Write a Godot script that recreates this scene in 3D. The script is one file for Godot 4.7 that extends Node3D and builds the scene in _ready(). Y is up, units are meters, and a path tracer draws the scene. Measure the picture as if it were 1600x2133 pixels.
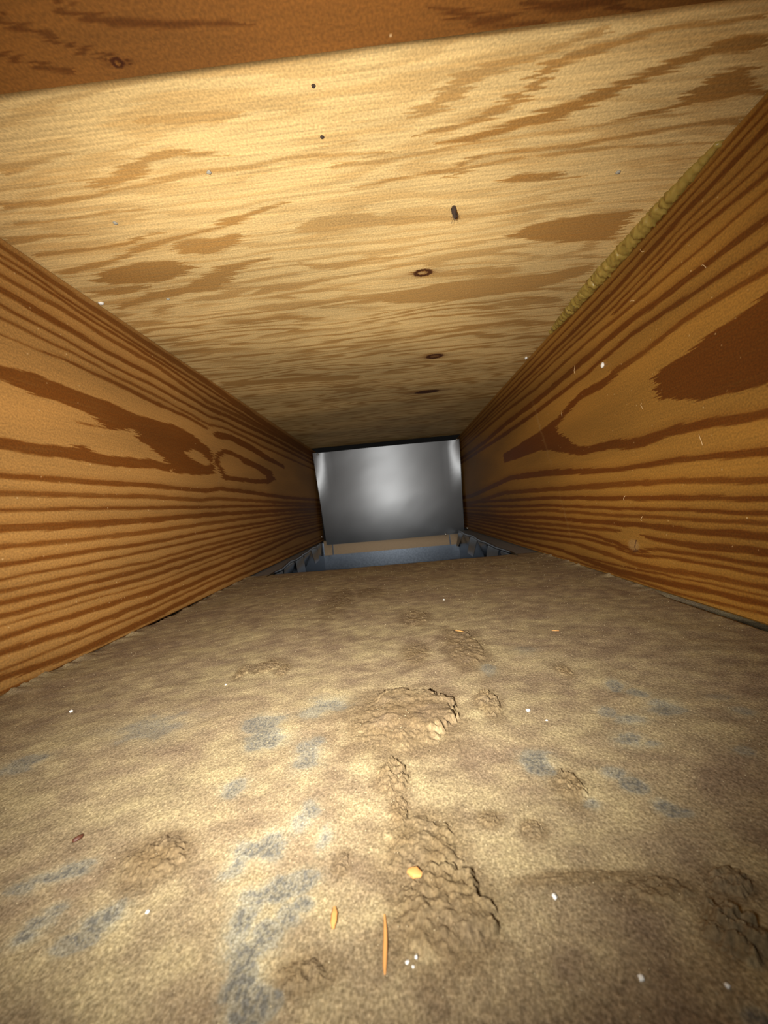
extends Node3D
# A joist bay used as an air duct, seen along its length by lamplight: two pine joists, the plywood above them,
# a dusty sheet-metal panel below, a short board at the near end and a sheet-metal end cap over a drop at the far end.
# Units are metres; the bay runs along -z; the numbers in the tables below are board coordinates in tenths of a millimetre
# (distances along a joist in whole millimetres).

const LEFT_X := -0.1956        # inner face of the left joist
const RIGHT_X := 0.1724        # inner face of the right joist
const TOP_Y := 0.1614          # underside of the plywood
const LOW_Y := -0.0736         # lower edge of the joists
const PANEL_END := -0.488      # far edge of the dusty panel
const CAP_Z := -0.957          # face of the end cap

const LEFT_GRAIN := [
	[198,1562,30,247,1550,41,327,1552,59,425,1556,65,598,1499,108],
	[198,1509,17,218,1510,18,246,1495,18,326,1486,27],
	[198,1470,16,217,1477,17,246,1462,20,326,1454,27,422,1415,32,512,1427,38],
	[197,1401,25,217,1406,28,246,1410,32,270,1396,34,325,1403,39,420,1332,45,511,1373,52,712,1426,64],
	[196,1320,39,216,1313,43,244,1301,40,268,1286,35,323,1297,37,419,1263,42,475,1291,51,646,1329,58],
	[195,1234,18,222,1222,19,243,1218,19,267,1198,22,322,1208,29,417,1169,27,444,1200,32,506,1198,36,706,1235,50],
	[194,1163,17,223,1157,19,242,1157,19,278,1134,23,320,1129,27,416,1076,27,448,1117,29,505,1123,36,587,1100,38],
	[213,1075,4,233,1093,16,250,1085,26,277,1080,31,319,1062,35,372,1057,31,396,1035,28,414,1021,20],
	[186,335,32,232,335,33,308,350,40,341,342,35,401,341,46,424,381,44,524,368,52,677,336,58],
	[185,244,32,231,249,32,307,256,38,377,240,39,422,265,39,521,256,41,747,236,51],
	[184,159,18,230,165,22,306,166,28,398,169,32,519,181,33,672,188,38],
	[184,66,42,229,65,47,304,71,46,396,90,47,517,100,50,742,109,63],
	[183,-23,28,228,-25,29,302,-23,39,394,0,36,515,27,41,740,46,42],
	[182,-111,25,227,-106,28,301,-109,29,393,-79,29,513,-68,35,737,-27,37],
	[181,-179,14,226,-180,18,300,-169,19,391,-151,25,511,-118,26,735,-83,33],
	[180,-238,22,226,-242,23,299,-254,20,390,-217,29,509,-197,31,733,-145,33],
	[180,-294,26,225,-305,28,298,-304,33,389,-272,31,508,-247,31,731,-203,33],
	[179,-358,28,224,-360,28,297,-373,33,388,-337,30,507,-304,31,729,-254,33],
	[179,-400,8,224,-408,9,296,-427,11,386,-391,13,505,-354,17],
	[178,-458,27,223,-470,31,295,-485,44,385,-456,37,504,-417,36,726,-345,40],
	[178,-529,31,222,-558,32,294,-563,41,384,-541,36,501,-515,39,723,-415,40],
	[177,-608,13,221,-618,16,293,-619,23,382,-594,21,500,-584,24],
	[176,-648,34,220,-692,40,292,-685,46,381,-658,38,498,-666,35],
	[176,-715,14,220,-735,16,276,-733,19],
	[237,710,4,246,714,11,254,720,10,260,725,3]]
const LEFT_FIGURE := [
	[191,870,69,192,870,70,210,871,126,212,872,129,233,860,114,235,859,114,244,859,118,256,840,161,261,822,201,264,823,199,278,826,174,286,839,137,287,840,134,294,842,126,296,802,204,305,787,228,310,782,247,323,768,294,342,705,449,343,705,449,377,695,414,379,695,410,410,668,281,417,639,208],
	[188,497,57,229,504,76,230,504,77,237,513,97,245,514,101,247,499,72,258,496,69,269,499,77,311,528,69,312,528,70,319,520,69,320,519,69,336,514,69],
	[420,703,0,426,701,176,428,688,214,443,665,353,451,677,376,498,670,345,527,663,323,556,661,292,596,653,239,618,669,166,634,624,0],
	[423,966,12,433,995,71,435,1002,81,468,1030,82,470,1031,85,539,1004,97,541,1003,98,606,944,92,609,942,90,694,894,62]]
const LEFT_PALE := [
	[362,694,0,374,695,96,376,696,109,392,667,118,395,666,109,414,649,15],
	[433,730,15,434,696,92,447,672,254,450,678,264,487,675,247,506,646,184,529,645,174,541,648,162,584,627,59,589,605,8]]
const RIGHT_GRAIN := [
	[170,1573,13,213,1560,15,285,1557,19],
	[170,1527,14,213,1514,15,286,1491,19],
	[171,1468,34,214,1463,35,287,1417,38],
	[172,1399,14,214,1405,17,288,1362,19],
	[172,1341,13,215,1364,14,288,1311,19],
	[172,1283,26,215,1314,24,289,1267,24],
	[173,1217,14,198,1212,17,230,1212,19,290,1219,28,330,1230,26,447,1202,35,573,1237,42],
	[174,1099,41,199,1109,34,217,1109,38,252,1121,43,291,1126,49,332,1106,56,450,1066,68,578,1063,71,699,1025,73],
	[175,998,25,200,1004,27,232,1020,31,271,1033,34,334,985,34,453,943,49,582,929,61],
	[176,891,34,201,904,32,224,906,34,241,882,35,262,862,38,284,858,49,292,858,49,300,855,51],
	[181,268,51,210,292,56,242,308,61,269,289,76,292,301,75,302,325,55,310,321,55],
	[182,95,45,232,126,38,306,129,37,432,219,72,570,267,72,882,69,86],
	[183,-37,34,229,-2,37,307,14,47,419,31,48,609,58,63,889,-104,75],
	[184,-120,28,230,-105,35,309,-92,36,438,-60,40,579,-66,45],
	[184,-188,24,231,-180,22,310,-171,24,439,-145,34,582,-160,42],
	[185,-233,24,232,-232,27,311,-228,29,441,-202,35,618,-245,44],
	[185,-297,45,232,-302,44,276,-290,42,312,-290,41,442,-289,46,620,-327,53],
	[186,-374,43,233,-387,45,278,-371,27],
	[307,-348,30,444,-365,38,622,-388,46],
	[186,-436,25,234,-439,27,264,-447,25,287,-494,28,297,-479,33,314,-446,38,358,-403,26,533,-441,35],
	[187,-483,18,218,-484,21,257,-488,23,283,-514,23,298,-507,22,314,-481,28,359,-456,26,534,-500,35],
	[187,-545,32,235,-560,36,280,-588,36,316,-563,38,385,-522,33,536,-566,39],
	[188,-587,10,219,-595,11,266,-614,14,317,-634,17],
	[188,-628,31,219,-636,34,266,-663,40,317,-681,48,416,-626,33,538,-643,36],
	[188,-677,17,253,-712,20,299,-704,20]]
const RIGHT_FIGURE := [
	[292,579,582,311,572,551,325,580,553,346,587,562,348,588,560,369,578,492,374,578,470,395,574,362,408,584,321,448,604,217,458,600,209,503,594,194,518,591,186,598,582,133],
	[167,594,435,176,591,407,180,589,393,189,585,363,195,588,354,202,591,343,205,590,334,216,580,305,220,581,285,224,580,263,234,593,239,237,600,226,251,616,139,252,612,100,253,612,21]]
const RIGHT_PALE := [
	[291,585,465,312,575,423,324,581,422,345,590,426,346,592,424,358,591,374,372,604,284,377,608,251,390,626,147,392,629,132,406,669,0]]
const PLY_FIGURE := [
	[6,198,1634,20,276,1615,58,332,1584,93,384,1546,107,485,1492,62,671,1458,27,874,1413,30],
	[8,253,1722,16,438,1689,32,569,1640,40,682,1593,66,714,1548,71,784,1496,57,871,1474,40,981,1452,31,1094,1429,22,1471,1429,18],
	[10,332,1765,17,504,1762,34,642,1723,49,818,1693,69,912,1676,52,977,1646,70,1044,1626,68,1117,1588,41,1224,1552,44,1300,1532,51,1416,1510,58,1552,1516,62],
	[10,1139,1758,15,1254,1742,22,1344,1723,43,1394,1694,53,1468,1662,121,1562,1660,130,1612,1682,72,1720,1715,16],
	[6,-135,1816,25,90,1822,25,314,1802,25,531,1785,18,745,1778,17,960,1780,23,1166,1768,23,1472,1758,11],
	[8,-34,1938,14,207,1920,17,395,1914,27,546,1856,26,768,1846,19,994,1854,25,1206,1836,31,1469,1824,18,1729,1840,43],
	[7,411,1944,43,556,1899,20,784,1891,20,1013,1892,27,1240,1894,20,1668,1940,14],
	[9,688,2024,6,776,2012,53,888,2016,60,1020,2013,15],
	[9,851,2441,12,952,2431,116,1108,2436,203,1310,2455,234,1574,2466,265],
	[9,-1809,2430,12,-1689,2418,138,-1434,2406,205,-1294,2398,184,-1173,2400,97,-1126,2413,10],
	[8,-1169,2234,10,-1090,2228,100,-944,2236,133,-812,2220,99,-720,2176,13],
	[8,-1883,2752,51,-1717,2694,61,-1566,2649,94,-1316,2632,70,-1116,2584,179,-950,2474,123,-764,2420,39,-621,2392,19],
	[8,-1931,2543,33,-1742,2562,89,-1520,2536,33],
	[8,-1942,2315,36,-1758,2302,45,-1526,2272,43,-1411,2220,49,-1230,2173,56,-1078,2142,31,-886,2118,23,-748,2074,43,-570,2026,41,-436,1990,13],
	[7,-1987,2020,69,-1764,2031,28,-1521,2046,14],
	[8,-1931,2154,40,-1628,2146,31,-1382,2144,31,-1152,2088,15],
	[7,-1770,1816,39,-1570,1827,40,-1360,1826,28,-1174,1800,22],
	[6,-1833,1916,31,-1624,1942,19,-1424,1930,19,-1112,1920,19],
	[5,-420,2186,48,-283,2165,118,-106,2173,112,250,2215,60,613,2238,29,968,2233,36,1254,2217,40],
	[6,-480,2468,12,-396,2522,47,-233,2542,64,-9,2521,32,210,2512,21],
	[7,-38,2977,26,124,3024,151,354,3020,226,482,3002,252,776,3012,263,1259,3014,208,1594,2890,136],
	[6,920,3280,36,1190,3302,108,1551,3325,73],
	[6,-928,2768,13,-760,2726,99,-547,2721,62,-328,2673,36],
	[5,-1012,2942,14,-804,2955,102,-479,2967,88,-232,2948,43],
	[7,-1891,4480,155,-1148,4581,162,-293,4711,170],
	[6,-656,5134,121,-407,5225,240,-146,5239,104],
	[7,-1284,1776,48,-1118,1740,58,-940,1673,64,-824,1659,32,-700,1686,21,-588,1702,11],
	[5,-892,1512,35,-762,1522,44,-576,1540,54,-475,1533,18],
	[6,-1168,1806,26,-913,1771,30,-685,1767,24,-344,1752,23,92,1773,23],
	[5,-1592,1650,53,-1336,1609,20,-1218,1594,5]]
const BOARD_GRAIN := [
	[-978,1020,14,-962,1042,16,-866,1085,18,-811,1128,17,-748,1160,16],
	[-830,992,13,-811,1013,15,-761,1046,17,-682,1074,17,-521,1094,13,-324,1120,9],
	[-1068,1100,11,-1038,1113,14,-968,1155,14,-874,1175,10],
	[370,1191,4,436,1196,8,517,1200,7,576,1204,5],
	[220,1138,5,307,1160,15,403,1180,17,496,1180,9],
	[730,1168,8,799,1191,14,862,1213,12],
	[488,1154,11,666,1178,19,801,1170,17]]

const BARE_PATCHES := [
	[-539,-1372,52,46,8],
	[-488,-1271,48,45,9],
	[-530,-1230,26,21,7],
	[-373,-1423,38,35,6],
	[-327,-1469,54,45,7],
	[-336,-1160,36,56,7],
	[-970,-1388,110,68,4],
	[-520,-1040,26,25,7],
	[-300,-905,26,26,8],
	[-286,-929,20,24,8],
	[-233,-857,14,23,8],
	[-411,-807,21,35,9],
	[-399,-835,31,22,9],
	[-352,-850,25,36,9],
	[-350,-734,33,21,9],
	[-305,-743,39,21,9],
	[-263,-760,26,18,7],
	[-247,-714,21,13,9],
	[-273,-700,22,17,8],
	[-348,-684,23,40,10],
	[-309,-674,27,19,9],
	[-311,-643,26,21,10],
	[-335,-641,14,22,8],
	[-308,-603,21,26,10],
	[-285,-574,18,18,9],
	[-291,-552,22,22,10],
	[-259,-565,12,14,7],
	[-858,-778,33,14,6],
	[-828,-798,32,14,8],
	[-787,-811,30,15,9],
	[-764,-830,21,11,5],
	[-764,-680,25,17,9],
	[-760,-705,24,16,8],
	[-751,-729,21,13,7],
	[-624,-706,33,22,9],
	[-646,-671,30,11,6],
	[-669,-657,22,8,5],
	[-1321,-1200,47,26,6],
	[-1292,-1233,40,25,6],
	[328,-1057,33,34,9],
	[750,-1453,29,29,7],
	[802,-1380,25,29,7],
	[826,-1293,48,37,8],
	[680,-1226,30,23,7],
	[628,-1283,26,23,5],
	[620,-1126,33,26,8],
	[660,-1105,25,17,7],
	[493,-998,23,15,7],
	[521,-948,20,21,8],
	[545,-879,18,21,8],
	[564,-860,24,10,5],
	[397,-909,15,17,6],
	[1028,-1227,26,20,5],
	[1024,-1312,42,23,3],
	[866,-1044,18,14,4],
	[329,-1658,28,47,5],
	[547,-1819,46,40,3],
	[428,-523,18,11,8]]
const CLUMPS := [
	[-57,-1324,200,192,36,95,9],
	[264,-1383,43,92,18,50,20],
	[275,-1940,98,275,14,60,20],
	[61,-2506,87,173,12,50,20],
	[-548,-3121,108,409,12,50,30],
	[-299,-3381,105,157,8,50,30],
	[-817,-1840,36,82,12,50,30],
	[-711,-1876,72,86,12,50,30],
	[-615,-1817,30,69,10,50,30],
	[-79,-1040,45,72,20,60,20],
	[-60,-915,26,53,14,60,20],
	[-14,-819,88,89,16,60,30],
	[12,-685,99,92,26,80,14],
	[370,-962,36,57,16,70,20],
	[542,-706,37,29,20,60,20],
	[479,-623,46,46,34,70,20],
	[-610,-831,74,64,16,50,30],
	[-180,-794,16,25,10,50,30],
	[149,-877,26,24,8,50,40],
	[236,-844,25,27,9,50,30],
	[296,-730,132,14,4,60,40],
	[-29,-718,36,28,14,50,30],
	[628,-1591,29,52,9,50,30],
	[30,-1895,70,124,8,60,30],
	[406,-701,74,29,10,60,40],
	[-217,-602,47,26,12,60,40],
	[38,-656,49,38,16,60,30]]

const CLUMP_LABELS := [
	"wide low drift with a sharp dark broken ridge in the middle of the panel",
	"knobbly brown clump just right of the sharp ridge",
	"crumbly chain of dust beyond the sharp ridge near the tiny orange sliver",
	"clump of dust beyond the crumbly chain toward the metal end",
	"far clump of dust left of centre, nearest to the metal end",
	"thin far clump of dust right of the one nearest the metal end",
	"left one of three small clumps in the middle of the left half",
	"middle one of three small clumps in the middle of the left half",
	"right one of three small clumps in the middle of the left half",
	"round clump of dust straight below the sharp ridge",
	"small dark clump right under the round clump below the ridge",
	"rough wide heap of dust above the orange wood chip",
	"biggest lump of dust, right of the long splinter, with a dark right edge",
	"rounded clump with a curved dark edge in the right half of the panel",
	"upper one of two dark lumps by the lower right edge",
	"lower and larger one of two dark lumps by the lower right edge",
	"rough pitted lump of dust in the lower left quarter",
	"small clump between the tall bare metal patch and the rough heap",
	"flat small clump right of the rough heap, left one of two",
	"flat small clump right of the rough heap, right one of two",
	"low pitted band of dust running right from the biggest lump",
	"low clump of dust under the orange wood chip",
	"tiny clump alone on the smooth dust right of the ridge",
	"low drift of dust between the ridge and the crumbly chain",
	"broad flat drift of dust below the rounded clump with the curved edge",
	"low drift of dust at the bottom left of the long splinter",
	"low drift of dust on the biggest lump's near side",
]

var rng := RandomNumberGenerator.new()
var M := {}
var noise_a := FastNoiseLite.new()
var noise_b := FastNoiseLite.new()
var noise_c := FastNoiseLite.new()


func _ready() -> void:
	rng.seed = 4711
	setup_view()
	setup_noise()
	make_materials()
	build_shell()
	build_board()
	build_end_cap()
	build_drop()
	build_floor()
	build_glue()
	build_debris()


# ------------------------------------------------------------------ camera, light, exposure
func setup_view() -> void:
	var cam := Camera3D.new()
	cam.name = "camera"
	cam.rotation = Vector3(-0.01232, 0.03194, deg_to_rad(-5.2))
	cam.fov = rad_to_deg(2.0 * atan(1066.5 / 800.0))
	cam.near = 0.005
	cam.far = 20.0
	var optics := CameraAttributesPhysical.new()
	optics.frustum_focal_length = 12.0 / (1066.5 / 800.0)
	optics.frustum_near = 0.005
	optics.frustum_far = 20.0
	optics.frustum_focus_distance = 0.20
	optics.exposure_aperture = 18.0
	cam.attributes = optics
	add_child(cam)
	cam.current = true
	var env := Environment.new()
	env.background_mode = Environment.BG_COLOR
	env.background_color = Color(0, 0, 0)
	env.tonemap_mode = Environment.TONE_MAPPER_LINEAR
	env.tonemap_exposure = 1.0
	env.sdfgi_enabled = true
	env.ssao_enabled = true
	env.ssil_enabled = true
	var we := WorldEnvironment.new()
	we.name = "world"
	we.environment = env
	add_child(we)
	# the hand lamp beside the lens: a hot spot down the bay and its wide spill
	lamp("lamp_beam", 0.036, 45.0, 1.0)
	lamp("lamp_flood", 0.185, 63.0, 1.0)
	lamp("lamp_spill", 0.0105, 88.0, 1.0)


func lamp(called: String, energy: float, half_angle: float, soft: float) -> void:
	var l := SpotLight3D.new()
	l.name = called
	l.position = Vector3(-0.025, 0.006, 0.003)
	l.rotation = Vector3(0.055, 0.012, 0.0)
	l.light_energy = energy
	l.light_color = Color(1.0, 0.995, 0.98)
	l.spot_angle = half_angle
	l.spot_angle_attenuation = soft
	l.spot_range = 6.0
	l.spot_attenuation = 2.0
	l.light_size = 0.006
	l.shadow_enabled = true
	add_child(l, true)


func setup_noise() -> void:
	noise_a.seed = 3
	noise_a.frequency = 1.0
	noise_a.fractal_octaves = 4
	noise_b.seed = 17
	noise_b.frequency = 1.0
	noise_b.fractal_octaves = 2
	noise_c.seed = 29
	noise_c.frequency = 1.0
	noise_c.noise_type = FastNoiseLite.TYPE_SIMPLEX_SMOOTH
	noise_c.fractal_octaves = 3


# ------------------------------------------------------------------ helpers
func tag(o: Node3D, label: String, category := "", group := "", kind := "") -> void:
	if label != "":
		o.set_meta("label", label)
	if category != "":
		o.set_meta("category", category)
	if group != "":
		o.set_meta("group", group)
	if kind != "":
		o.set_meta("kind", kind)


func put(called: String, mesh: Mesh, mat: Material, parent: Node3D = self, at := Vector3.ZERO) -> MeshInstance3D:
	var o := MeshInstance3D.new()
	o.name = numbered(called, parent)
	o.mesh = mesh
	o.material_override = mat
	o.position = at
	o.cast_shadow = GeometryInstance3D.SHADOW_CASTING_SETTING_ON
	parent.add_child(o, true)
	return o


func base(called: String, at: Vector3) -> Node3D:
	var o := Node3D.new()
	o.name = numbered(called, self)
	o.position = at
	add_child(o, true)
	return o


func numbered(called: String, parent: Node) -> String:
	if not parent.has_node(NodePath(called)):
		return called
	var n := 1
	while parent.has_node(NodePath("%s_%03d" % [called, n])):
		n += 1
	return "%s_%03d" % [called, n]


# a quad whose corners run clockwise seen from outside
func quad(st: SurfaceTool, a: Vector3, b: Vector3, c: Vector3, d: Vector3, ua := Vector2.ZERO, ub := Vector2.ZERO, uc := Vector2.ZERO, ud := Vector2.ZERO) -> void:
	var n := (c - a).cross(b - a).normalized()
	var ps := [a, b, c, a, c, d]
	var us := [ua, ub, uc, ua, uc, ud]
	for i in 6:
		st.set_normal(n)
		st.set_uv(us[i])
		st.add_vertex(ps[i])


# a beam along z with chamfered long edges; uv by the function uv_of(point)
func beam(x0: float, x1: float, y0: float, y1: float, z0: float, z1: float, ch: float, uv_of: Callable) -> ArrayMesh:
	var st := SurfaceTool.new()
	st.begin(Mesh.PRIMITIVE_TRIANGLES)
	var ring := [Vector2(x0 + ch, y0), Vector2(x1 - ch, y0), Vector2(x1, y0 + ch), Vector2(x1, y1 - ch), Vector2(x1 - ch, y1), Vector2(x0 + ch, y1), Vector2(x0, y1 - ch), Vector2(x0, y0 + ch)]
	for i in 8:
		var p: Vector2 = ring[i]
		var q: Vector2 = ring[(i + 1) % 8]
		var a := Vector3(p.x, p.y, z0)
		var b := Vector3(q.x, q.y, z0)
		var c := Vector3(q.x, q.y, z1)
		var d := Vector3(p.x, p.y, z1)
		# z0 is the near end, z1 the far end; seen from outside the ring runs counter-clockwise
		quad(st, a, d, c, b, uv_of.call(a), uv_of.call(d), uv_of.call(c), uv_of.call(b))
	for e in [z0, z1]:
		var mid := Vector3((x0 + x1) * 0.5, (y0 + y1) * 0.5, e)
		for i in 8:
			var p: Vector2 = ring[i]
			var q: Vector2 = ring[(i + 1) % 8]
			var a := Vector3(p.x, p.y, e)
			var b := Vector3(q.x, q.y, e)
			var order := [mid, b, a] if e == z0 else [mid, a, b]
			st.set_normal(Vector3(0, 0, 1) if e == z0 else Vector3(0, 0, -1))
			for v in order:
				st.set_uv(uv_of.call(v))
				st.add_vertex(v)
	return st.commit()


# a tube or ribbon of round section along points with radii
func tube(points: Array, radii: Array, sides := 7, lumpy := 0.0) -> ArrayMesh:
	var st := SurfaceTool.new()
	st.begin(Mesh.PRIMITIVE_TRIANGLES)
	var rings := []
	for i in points.size():
		var t: Vector3 = (points[mini(i + 1, points.size() - 1)] - points[maxi(i - 1, 0)]).normalized()
		var u := t.cross(Vector3.UP if absf(t.y) < 0.9 else Vector3.RIGHT).normalized()
		var v := u.cross(t)
		var ring := []
		for k in sides:
			var an := TAU * k / sides
			var q: Vector3 = points[i] + (u * cos(an) + v * sin(an)) * radii[i]
			if lumpy > 0.0:
				q = points[i] + (q - points[i]) * (1.0 + lumpy * noise_b.get_noise_3d(q.x * 420.0, q.y * 420.0, q.z * 300.0))
			ring.append(q)
		rings.append(ring)
	st.set_smooth_group(0)
	for i in rings.size() - 1:
		for k in sides:
			var k2 := (k + 1) % sides
			for p in [rings[i][k], rings[i + 1][k], rings[i + 1][k2], rings[i][k], rings[i + 1][k2], rings[i][k2]]:
				st.add_vertex(p)
	for e in [0, rings.size() - 1]:
		for k in range(1, sides - 1):
			var tri := [rings[e][0], rings[e][k], rings[e][k + 1]] if e == 0 else [rings[e][0], rings[e][k + 1], rings[e][k]]
			for p in tri:
				st.add_vertex(p)
	st.generate_normals()
	return st.commit()


# a rough pebble or flake: a sphere pushed about by noise
func pebble(r: Vector3, rough: float, which: int, rings := 6, sides := 9) -> ArrayMesh:
	var st := SurfaceTool.new()
	st.begin(Mesh.PRIMITIVE_TRIANGLES)
	var at := func(i: int, k: int) -> Vector3:
		var th := PI * i / rings
		var ph := TAU * (k % sides) / sides
		var d := Vector3(sin(th) * cos(ph), cos(th), sin(th) * sin(ph))
		var n := noise_b.get_noise_3d(d.x * 1.3 + which * 7.1, d.y * 1.3, d.z * 1.3)
		return d * r * (1.0 + rough * n)
	st.set_smooth_group(0)
	for i in rings:
		for k in sides:
			var a: Vector3 = at.call(i, k)
			var b: Vector3 = at.call(i, k + 1)
			var c: Vector3 = at.call(i + 1, k + 1)
			var d: Vector3 = at.call(i + 1, k)
			for v in [a, c, b, a, d, c]:
				st.add_vertex(v)
	st.generate_normals()
	return st.commit()


# ------------------------------------------------------------------ textures
func noise_bytes(w: int, h: int, sx: float, sy: float, octaves: int, sd: int) -> PackedByteArray:
	# grey noise whose features are about sx by sy pixels
	var n := FastNoiseLite.new()
	n.seed = sd
	n.noise_type = FastNoiseLite.TYPE_SIMPLEX_SMOOTH
	n.fractal_octaves = octaves
	var k := maxf(1.0, minf(sx, sy))
	var sw := maxi(4, int(w * k / sx))
	var sh := maxi(4, int(h * k / sy))
	n.frequency = 0.5 / k
	var im := n.get_image(sw, sh, false, false, true)
	if sw != w or sh != h:
		im.resize(w, h, Image.INTERPOLATE_CUBIC)
	im.convert(Image.FORMAT_L8)
	return im.get_data()


# paints one grain band of points (along, across, thickness) into a field; along runs over columns
func paint_band(f: PackedFloat32Array, w: int, h: int, pts: Array, start: int, along: Callable, across: Callable, px_per: float, strength: float, soft: float, jag: float, erase := false, which := 0, closed := false, fade := 0.0) -> void:
	var n := (pts.size() - start) / 3
	var first: float = along.call(float(pts[start]))
	var last: float = along.call(float(pts[start + (n - 1) * 3]))
	var lo := mini(int(first), int(last))
	var hi := maxi(int(first), int(last))
	if not closed and n > 1:
		hi += 0
	var seg := 0
	var flip := last < first
	for u in range(maxi(0, lo), mini(w - 1, hi) + 1):
		# find the segment by the along value
		seg = 0
		while seg < n - 2:
			var nxt: float = along.call(float(pts[start + (seg + 1) * 3]))
			if (not flip and u <= nxt) or (flip and u >= nxt):
				break
			seg += 1
		var i0 := start + seg * 3
		var i1 := start + mini(seg + 1, n - 1) * 3
		var a0: float = along.call(float(pts[i0]))
		var a1: float = along.call(float(pts[i1]))
		var t := clampf((u - a0) / (a1 - a0), 0.0, 1.0) if absf(a1 - a0) > 0.001 else 0.0
		var mid: float = across.call(lerpf(float(pts[i0 + 1]), float(pts[i1 + 1]), t))
		var th := lerpf(float(pts[i0 + 2]), float(pts[i1 + 2]), t) * px_per * 0.5
		mid += noise_b.get_noise_2d(u * 0.012, which * 9.7) * jag * 1.6
		th += minf(th, 7.0) * 0.25 * noise_b.get_noise_2d(u * 0.03 + 50.0, which * 5.3)
		th = maxf(th, 0.6)
		var reach := th * (1.0 + fade * 1.6) + soft + jag
		for v in range(maxi(0, int(mid - reach)), mini(h - 1, int(mid + reach)) + 1):
			var d := absf(v - mid) + jag * noise_b.get_noise_2d(u * 0.022, v * 0.2 + which * 3.1)
			var k := 1.0 - smoothstep(th - soft, th + soft, d)
			if fade > 0.0 and v < mid:
				k = maxf(k, 0.55 * exp(-maxf(0.0, d - th * 0.6) / (th * fade + 1.0)))
			if k > 0.0:
				var i := v * w + u
				if erase:
					f[i] = f[i] * (1.0 - k * strength)
				else:
					f[i] = maxf(f[i], k * strength)


func knot(f: PackedFloat32Array, red: PackedFloat32Array, w: int, h: int, cx: float, cy: float, rx: float, ry: float, core: float) -> void:
	# an oval knot with a dark ring, a paler heart and two tails along the grain
	for v in range(maxi(0, int(cy - ry * 3)), mini(h - 1, int(cy + ry * 3)) + 1):
		for u in range(maxi(0, int(cx - rx * 4)), mini(w - 1, int(cx + rx * 4)) + 1):
			var dx := (u - cx) / rx
			var dy := (v - cy) / ry
			var d := sqrt(dx * dx + dy * dy) + 0.15 * noise_b.get_noise_2d(u * 0.2, v * 0.2)
			var tail := exp(-absf(dx) * 0.9) * exp(-dy * dy * 2.2)
			var k := maxf(tail * 0.75, 1.0 - smoothstep(0.85, 1.25, d))
			if d < 0.62:
				k = lerpf(k, core, 1.0 - smoothstep(0.42, 0.62, d))
			var i := v * w + u
			f[i] = maxf(f[i], k) if d > 0.62 else k
			red[i] = maxf(red[i], k)


func wood_image(w: int, h: int, f: PackedFloat32Array, red: PackedFloat32Array, pale: PackedFloat32Array, early: Color, late: Color, deep: Color, streak: PackedByteArray, speck: PackedByteArray, cloud: PackedByteArray, streak_amount: float, fray: float, dots: int) -> Image:
	var out := PackedByteArray()
	out.resize(w * h * 3)
	var has_red := red.size() > 0
	var has_pale := pale.size() > 0
	var slip := noise_bytes(w, h, 260.0, 2.2, 2, 900 + w)
	for i in w * h:
		var col := i % w
		var k := f[i - col + clampi(col + int((slip[i] - 127.5) * fray), 0, w - 1)]
		var s := (streak[i] - 127.5) / 127.5
		k = clampf(k + s * 0.16 * (0.4 + k), 0.0, 1.0)
		var r := lerpf(early.r, late.r, k)
		var g := lerpf(early.g, late.g, k)
		var b := lerpf(early.b, late.b, k)
		if has_red and red[i] > 0.0:
			var q := red[i] * 0.85
			r = lerpf(r, deep.r, q)
			g = lerpf(g, deep.g, q)
			b = lerpf(b, deep.b, q)
		if has_pale and pale[i] > 0.0:
			r = lerpf(r, 0.62, pale[i])
			g = lerpf(g, 0.52, pale[i])
			b = lerpf(b, 0.40, pale[i])
		var m := 1.0 + s * streak_amount + (speck[i] - 127.5) / 127.5 * 0.15 + (cloud[i] - 127.5) / 127.5 * 0.10
		out[i * 3] = clampi(int(r * m * 255.0), 0, 255)
		out[i * 3 + 1] = clampi(int(g * m * 255.0), 0, 255)
		out[i * 3 + 2] = clampi(int(b * m * 255.0), 0, 255)
	# motes of pale dust clinging to the face
	for n in dots:
		var u := rng.randi_range(2, w - 3)
		var v := rng.randi_range(2, h - 3)
		var lift := rng.randf_range(0.15, 0.5)
		for dv in 2:
			for du in rng.randi_range(1, 2):
				var i := ((v + dv) * w + u + du) * 3
				out[i] = int(lerpf(out[i], 225.0, lift))
				out[i + 1] = int(lerpf(out[i + 1], 200.0, lift))
				out[i + 2] = int(lerpf(out[i + 2], 160.0, lift))
	return Image.create_from_data(w, h, false, Image.FORMAT_RGB8, out)


func field(n: int) -> PackedFloat32Array:
	var f := PackedFloat32Array()
	f.resize(n)
	f.fill(0.0)
	return f


const JOIST_Z0 := 0.11         # where the joist texture starts, metres in front of the lens
const JOIST_LEN := 0.90

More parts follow.
